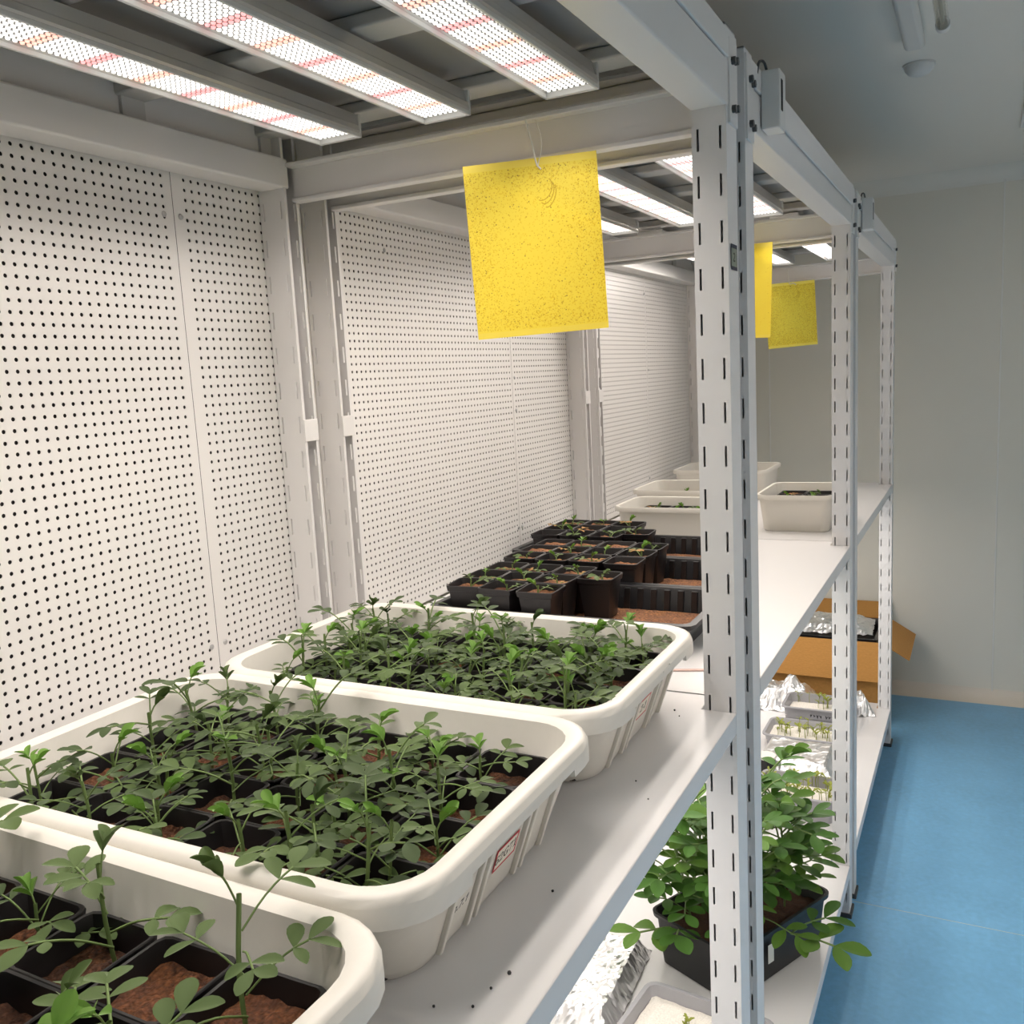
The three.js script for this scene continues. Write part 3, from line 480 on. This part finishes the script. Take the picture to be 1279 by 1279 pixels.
// ------------------------------------------------------------------ plain white tubs (far end of the middle shelf)
function tub(label, x0, x1, z0, z1, h) {
  const a = (x1 - x0) / 2, b = (z0 - z1) / 2, g = thing('white_tub', label, 'tub', [(x0 + x1) / 2, SH, (z0 + z1) / 2], 'plain white tubs');
  mesh('shell', loft([rr(a - 0.024, b - 0.024, 0.028, 0, 5), rr(a - 0.020, b - 0.020, 0.03, 0.005, 5), rr(a - 0.010, b - 0.010, 0.034, h - 0.016, 5), rr(a - 0.001, b - 0.001, 0.038, h - 0.014, 5), rr(a, b, 0.038, h - 0.004, 5), rr(a - 0.003, b - 0.003, 0.036, h, 5), rr(a - 0.010, b - 0.010, 0.032, h - 0.001, 5), rr(a - 0.013, b - 0.013, 0.03, h - 0.008, 5), rr(a - 0.024, b - 0.024, 0.026, 0.005, 5)], { cap0: true, cap1: true, crease: 0.9 }), M.trayClean, g);
  return g;
}
const tubs = [['plain white tub of black pots right behind the black trays', -0.632, -0.300, -1.168, -1.392], ['plain white tub beside the panel, second behind the black trays', -0.700, -0.385, -1.515, -1.795], ['plain white tub at the far end of the shelf beside the panel', -0.735, -0.378, -2.065, -2.360], ['plain white tub near the aisle on the far rack', -0.290, -0.062, -1.440, -1.750]];
{
  const r = rng(91);
  tubs.forEach(([label, x0, x1, z0, z1]) => {
    tub(label, x0, x1, z0, z1, 0.11);
    const nx = Math.max(2, Math.floor((x1 - x0 - 0.06) / 0.080)), nz = Math.max(2, Math.floor((z0 - z1 - 0.05) / 0.080)), far = label.includes('second') || label.includes('end');
    for (let i = 0; i < nx; i++) for (let j = 0; j < nz; j++) {
      const x = (x0 + x1) / 2 + (i - (nx - 1) / 2) * 0.080, z = (z0 + z1) / 2 + (j - (nz - 1) / 2) * 0.0795;
      const o = placePot(smallPotKinds[Math.floor(r() * 4)], x, SH + 0.0055, z, 0, 'small black pot, ' + label.replace('plain ', '').replace('of black pots ', ''), 'pots inside the ' + label.replace('plain white ', '')); if (far) o.scale.y = 0.9;
      if (r() < 0.6) plant(babyKinds[Math.floor(r() * 4)], 'young_seedling', x, SH + 0.072, z, r() * 6, 1.1 + 0.5 * r(), 'tiny seedling in the ' + label.replace('plain ', ''), 'tiny seedlings inside the ' + label.replace('plain white ', ''));
    }
  });
}
// stray bits on the middle shelf
{
  const r = rng(15), cg = new THREE.IcosahedronGeometry(0.0022, 0);
  for (const [x, z] of [[-0.055, 0.515], [-0.043, 0.663], [-0.046, 0.688], [-0.075, 0.700], [-0.038, 0.64], [-0.031, 0.30], [-0.06, 0.26], [-0.085, 0.02], [-0.072, 0.04]]) { const m = share('soil_crumb', cg, M.blackPot); m.position.set(x, SH + 0.0012, z); m.rotation.set(r() * 3, r() * 3, r() * 3); m.scale.setScalar(0.45 + 0.55 * r()); tag(m, 'dark crumb of soil fallen on the shelf beside the white trays', 'crumb', 'soil crumbs on the shelf'); }
  const st = mesh('plant_marker', rbx(-0.045, 0.045, 0, 0.002, -0.004, 0.004, 0.001, 1), std([0.72, 0.5, 0.44], 0.6)); st.position.set(-0.115, SH + 0.0004, -0.160); st.rotation.y = 0.35; tag(st, 'pale pink plant marker lying on the shelf beside the post', 'marker');
}

// ------------------------------------------------------------------ lower shelf: grey trays of white grit, foil, planter
function greyTray(label, x0, x1, z0, z1, h, turn = 0) {
  const a = (x1 - x0) / 2, b = (z0 - z1) / 2, g = thing('grey_tray', label, 'tray', [(x0 + x1) / 2, BS, (z0 + z1) / 2], 'grey trays on the lower shelf'); g.rotation.y = turn;
  mesh('tub', loft([rr(a - 0.018, b - 0.018, 0.018, 0, 4), rr(a - 0.008, b - 0.008, 0.024, h - 0.006, 4), rr(a, b, 0.028, h - 0.006, 4), rr(a, b, 0.028, h - 0.001, 4), rr(a - 0.002, b - 0.002, 0.027, h, 4), rr(a - 0.010, b - 0.010, 0.022, h - 0.001, 4), rr(a - 0.020, b - 0.020, 0.016, 0.004, 4)], { cap0: true, cap1: true, crease: 0.8 }), M.greyTray, g);
  const pg = new THREE.PlaneGeometry(2 * a - 0.032, 2 * b - 0.032, 34, 22); pg.rotateX(-Math.PI / 2); const p = pg.attributes.position, u = pg.attributes.uv;
  for (let i = 0; i < p.count; i++) { const ex = Math.min(1, (a - 0.016 - Math.abs(p.getX(i))) / 0.03), ez = Math.min(1, (b - 0.016 - Math.abs(p.getZ(i))) / 0.03); p.setY(i, h * 0.55 + 0.014 * Math.min(ex, ez) + 0.008 * fbm(p.getX(i) * 45 + x0 * 50, 3, p.getZ(i) * 45, 3)); u.setXY(i, p.getX(i), p.getZ(i)); } pg.computeVertexNormals();
  mesh('white_grit', pg, M.sand, g);
  return g;
}
function sproutGeo(seed) { const r = rng(seed), h = 0.022 + 0.014 * r(), list = [tube([V(0, -0.004, 0), V((r() - 0.5) * 0.006, h * 0.5, 0), V((r() - 0.5) * 0.008, h, (r() - 0.5) * 0.008)], 0.0011, 4, 4)]; for (let i = 0; i < 4; i++) list.push(place(leaflet(0.012 + 0.005 * r(), 0.007, 0.2, 0.1), mat4(V(0, h * (0.75 + 0.25 * r()), 0), r() * 6.28, 0.3 + 0.5 * r(), 0))); return mergeGeometries(list.map((g) => { const q = g.index ? g.toNonIndexed() : g; return q; })); }
const sproutKinds = [1, 2, 3, 4, 5].map((s) => sproutGeo(s * 31));
function sprouts(n, tray, x0, x1, z0, z1, y, seed, scale) { const r = rng(seed); for (let i = 0; i < n; i++) { const m = share('sprout', sproutKinds[Math.floor(r() * 5)], M.sprout); m.position.set(x0 + (x1 - x0) * r(), y, z0 + (z1 - z0) * r()); m.rotation.y = r() * 6.28; m.scale.setScalar(scale * (0.8 + 0.5 * r())); tag(m, 'yellow green sprout standing in the ' + tray, 'sprout', 'sprouts in the ' + tray); } }
greyTray('grey tray of white grit with three sprouts, next to the crumpled foil and black planter', -0.345, -0.055, -0.270, -0.510, 0.060, -0.10);
sprouts(4, 'grey tray of white grit beside the black planter', -0.255, -0.205, -0.400, -0.440, BS + 0.044, 5, 0.8);
greyTray('deep grey tray thick with sprouts, behind the leafy black planter', -0.315, -0.062, -1.478, -1.660, 0.080);
sprouts(36, 'deep grey tray behind the leafy planter', -0.295, -0.08, -1.50, -1.64, BS + 0.056, 6, 1.15);
greyTray('shallow grey tray of sprouts, next to the flat foil cover', -0.395, -0.125, -1.988, -2.175, 0.060);
sprouts(32, 'shallow grey tray next to the flat foil', -0.355, -0.14, -2.02, -2.15, BS + 0.044, 8, 1.1);
{
  const g4 = greyTray('grey tray with ink scribbles and few sprouts, next to the bunched foil', -0.370, -0.110, -2.222, -2.405, 0.086);
  const sc = canvasTexture(256, 64, (c, w, h) => { c.fillStyle = '#9b9ba0'; c.fillRect(0, 0, w, h); c.strokeStyle = '#2a2a2e'; c.lineWidth = 6; const r = rng(4); for (let i = 0; i < 11; i++) { if (i === 4) continue; const x = 12 + i * 22; c.beginPath(); c.moveTo(x, 20 + 10 * r()); c.lineTo(x + 12 * r(), 42 + 10 * r()); c.lineTo(x + 14, 22 + 12 * r()); c.stroke(); } });
  mesh('ink_writing', (() => { const q = new THREE.PlaneGeometry(0.13, 0.03); q.rotateX(-0.13); q.translate(0.04, 0.060, 0.0815); return q; })(), new THREE.MeshStandardMaterial({ map: sc, roughness: 0.6 }), g4);
  sprouts(12, 'grey tray with ink scribbles', -0.335, -0.14, -2.27, -2.38, BS + 0.060, 9, 1.1);
}
// aluminium foil: faceted crumpled sheets
function foil(label, w, d, nx, nz, height, pos, turn, seed, rough, note) {
  const pg = new THREE.PlaneGeometry(w, d, nx, nz); pg.rotateX(-Math.PI / 2); const p = pg.attributes.position, r = rng(seed);
  for (let i = 0; i < p.count; i++) {
    const x = p.getX(i), z = p.getZ(i), n1 = 1 - Math.abs(fbm(x * 14 + seed, 0.3, z * 14, 3)) * 2, n2 = 1 - Math.abs(fbm(x * 45, seed, z * 45, 3)) * 2, n3 = fbm(x * 110, z * 110, seed, 2);
    p.setXYZ(i, x + rough * 0.5 * fbm(x * 30, z * 30, seed + 4, 2) + (r() - 0.5) * w / nx * 0.35, Math.max(0.001, height(x / w, z / d) + rough * (0.9 * n1 + 0.35 * n2 - 0.8) + rough * 0.22 * n3), z + rough * 0.5 * fbm(x * 30, z * 30, seed + 9, 2) + (r() - 0.5) * d / nz * 0.5);
  }
  const f = pg.toNonIndexed(); f.computeVertexNormals();
  const g = thing('foil_sheet', label, 'foil', pos); g.rotation.y = turn; const m = mesh('sheet', f, M.foil.clone(), g); m.material.side = THREE.DoubleSide;
  return g;
}
const flat = (h, edge = 0.10) => (u, v) => h * Math.min(1, Math.min((0.5 - Math.abs(u)) / edge, (0.5 - Math.abs(v)) / edge));
foil('crumpled aluminium foil lying on the lower shelf beside the black planter', 0.20, 0.36, 34, 60, (u, v) => flat(0.05, 0.12)(u, v) + 0.012 * Math.max(0, u + v), [-0.475, BS, -0.515], 0.06, 3, 0.016);
foil('flat aluminium foil cover between two grey trays of sprouts', 0.30, 0.27, 40, 34, flat(0.085, 0.16), [-0.235, BS, -1.825], 0.0, 8, 0.007);
foil('bunched aluminium foil with a raised twist, next to the cardboard box', 0.27, 0.20, 44, 34, (u, v) => flat(0.075, 0.2)(u, v) + 0.055 * Math.exp(-((u - 0.10) ** 2 + (v - 0.1) ** 2) * 60), [-0.40, BS, -2.485], 0.1, 13, 0.022);
foil('crumpled aluminium foil ball by the farthest aisle post', 0.15, 0.13, 30, 28, flat(0.075, 0.25), [-0.135, BS, -2.485], 0.3, 19, 0.024);
// two small black cups with white lids
for (const [x, z, lab] of [[-0.285, -1.435, 'small black cup with white lid close to the leafy planter'], [-0.315, -1.70, 'small black cup with white lid close to the flat foil cover']]) {
  const c = thing('lidded_cup', lab, 'cup', [x, BS, z]); const h = z > -1.5 ? 0.085 : 0.10;
  mesh('cup', new THREE.LatheGeometry([[0, 0], [0.022, 0], [0.024, 0.003], [0.029, h], [0, h]].map(([a, b]) => new THREE.Vector2(a, b)), 24), M.planter, c);
  mesh('lid', cyl(0.031, 0.031, 0.008, 24, 0, h + 0.004, 0), M.trayClean, c);
}
// black planter with big leafy plants
{
  const yaw = Math.atan2(0.143, -0.304), g = thing('black_planter', 'deep black rectangular planter holding big leafy plants on the lower shelf', 'planter', [-0.186, BS, -0.782]); g.rotation.y = yaw + Math.PI;
  const a = 0.106, b = 0.172, h = 0.135;
  mesh('tub', loft([rr(a - 0.008, b - 0.008, 0.016, 0, 4), rr(a, b, 0.020, 0.004, 4), rr(a + 0.010, b + 0.010, 0.022, h - 0.012, 4), rr(a + 0.017, b + 0.017, 0.024, h - 0.011, 4), rr(a + 0.018, b + 0.018, 0.024, h - 0.001, 4), rr(a + 0.012, b + 0.012, 0.022, h, 4), rr(a + 0.009, b + 0.009, 0.02, h - 0.004, 4), rr(a - 0.004, b - 0.004, 0.016, 0.006, 4)], { cap0: true, cap1: true, crease: 0.7 }), M.planter, g);
  const pg = new THREE.PlaneGeometry(2 * a + 0.004, 2 * b + 0.004, 20, 30); pg.rotateX(-Math.PI / 2); const p = pg.attributes.position; for (let i = 0; i < p.count; i++) p.setY(i, h - 0.035 + 0.014 * fbm(p.getX(i) * 30, 2, p.getZ(i) * 30, 3)); pg.computeVertexNormals(); mesh('soil', pg, M.darkSoil, g);
  const tg = new THREE.BoxGeometry(0.0008, 0.045, 0.020); tg.translate(a + 0.0155, h - 0.055, -0.01 + 0.06); mesh('tag', tg, M.trayClean, g);
  const r = rng(303), c = Math.cos(g.rotation.y), s = Math.sin(g.rotation.y);
  const spots = [[-0.05, -0.11], [0.05, -0.10], [0.0, 0.0], [0.06, 0.02], [-0.06, 0.03], [0.02, 0.11], [-0.05, 0.12]];
  spots.forEach(([lx, lz], k) => {
    const x = g.position.x + lx * c + lz * s, z = g.position.z - lx * s + lz * c, q = thing('peanut_plant', 'big leafy plant with oval leaflets growing in the black planter', 'plant', [x, BS + h - 0.035, z], 'big plants in the black planter');
    const H = 0.23 + 0.07 * r(), lean = V((r() - 0.5) * 0.3 + (x + 0.20) * 1.0, 1, (r() - 0.5) * 0.3 + (z + 0.78) * 0.4).normalize(), stems = [], leaves = [];
    stems.push(tube([V(0, -0.01, 0), lean.clone().multiplyScalar(H * 0.5).add(V(0.004, 0, -0.004)), lean.clone().multiplyScalar(H)], 0.0026, 8, 6));
    let yw = r() * 6.28; const n = 19;
    for (let i = 0; i < n; i++) { const t = 0.12 + 0.88 * i / (n - 1); yw += 2.2 + 0.7 * r(); const [bl, st] = compoundLeaf(lean.clone().multiplyScalar(H * t), yw, i > n - 3 ? 0.9 : 0.1 + 0.75 * r(), 0.045 + 0.045 * r(), 0.048 + 0.018 * r(), r, i === n - 1 ? 0.6 : 1); leaves.push([bl, r() < 0.62 ? M.leafBig : M.leafBigLight]); stems.push(st); }
    mesh('stem', stems, M.stem, q); for (const [bl, m] of leaves) mesh('leaf', bl, m, q);
  });
  // low shoots leaning over the planter's edge
  for (const [px, py, pz, yw, lab] of [[-0.300, 0.262, -0.665, -2.3, 'low leafy shoot hanging over the planter edge towards the panel'], [-0.06, 0.275, -0.72, -0.4, 'low leafy shoot hanging over the planter edge towards the aisle']]) {
    const q = thing('leafy_shoot', lab, 'plant', [px, py, pz]); const [bl, st] = compoundLeaf(V(0, 0, 0), yw, 0.25, 0.07, 0.078, r, 1), [b2, s2] = compoundLeaf(V(0, 0, 0), yw + 0.9, 0.5, 0.055, 0.062, r, 1);
    mesh('stem', [st, s2], M.stem, q); mesh('leaf', bl, M.leafBigLight, q); mesh('leaf', b2, M.leafBig, q);
  }
}
// cardboard box on the floor behind the racks
{
  const g = thing('cardboard_box', 'open cardboard box with folded flaps standing against the far wall', 'box', [-0.285, 0, -2.945]), a = 0.235, b = 0.20, h = 0.372, t = 0.004;
  const panel = (n, x0, x1, y0, y1, z0, z1) => mesh(n, bx(x0, x1, y0, y1, z0, z1), M.card, g);
  panel('side', -a, a, 0, h, b - t, b); panel('side', -a, a, 0, h, -b, -b + t); panel('side', -a, -a + t, 0, h, -b + t, b - t); panel('side', a - t, a, 0, h, -b + t, b - t); panel('bottom', -a + t, a - t, 0.001, t, -b + t, b - t);
  const flap = (w, l, fn) => { const q = new THREE.BoxGeometry(w, t, l); q.translate(0, 0, l / 2); fn(q); mesh('flap', q, M.card, g); };
  flap(2 * a, 0.165, (q) => { q.rotateX(1.32); q.translate(0, h, b); });
  flap(2 * a, 0.09, (q) => { q.rotateY(Math.PI); q.rotateX(0.75); q.translate(0, h, -b); });
  flap(2 * b, 0.125, (q) => { q.rotateX(0.55); q.rotateY(Math.PI / 2); q.translate(a, h, 0); });
  flap(2 * b, 0.125, (q) => { q.rotateX(0.9); q.rotateY(-Math.PI / 2); q.translate(-a, h, 0); });
  const bt = thing('seed_tray', 'black tray sticking out of the open cardboard box', 'tray', [-0.285, h - 0.07, -2.945]);
  mesh('tub', loft([rr(0.20, 0.16, 0.012, 0, 2), rr(0.215, 0.18, 0.014, 0.075, 2), rr(0.20, 0.165, 0.012, 0.075, 2), rr(0.19, 0.15, 0.01, 0.02, 2)], { cap0: true, cap1: true }), M.blackTray, bt);
  mesh('stand', bx(-0.18, 0.18, -0.29, 0, -0.14, 0.14), M.card, bt);
}
foil('crumpled aluminium foil lying in the open cardboard box', 0.40, 0.26, 44, 30, flat(0.035, 0.15), [-0.30, 0.372 + 0.006, -2.93], 0.05, 27, 0.022);
renderer.render(scene, camera);
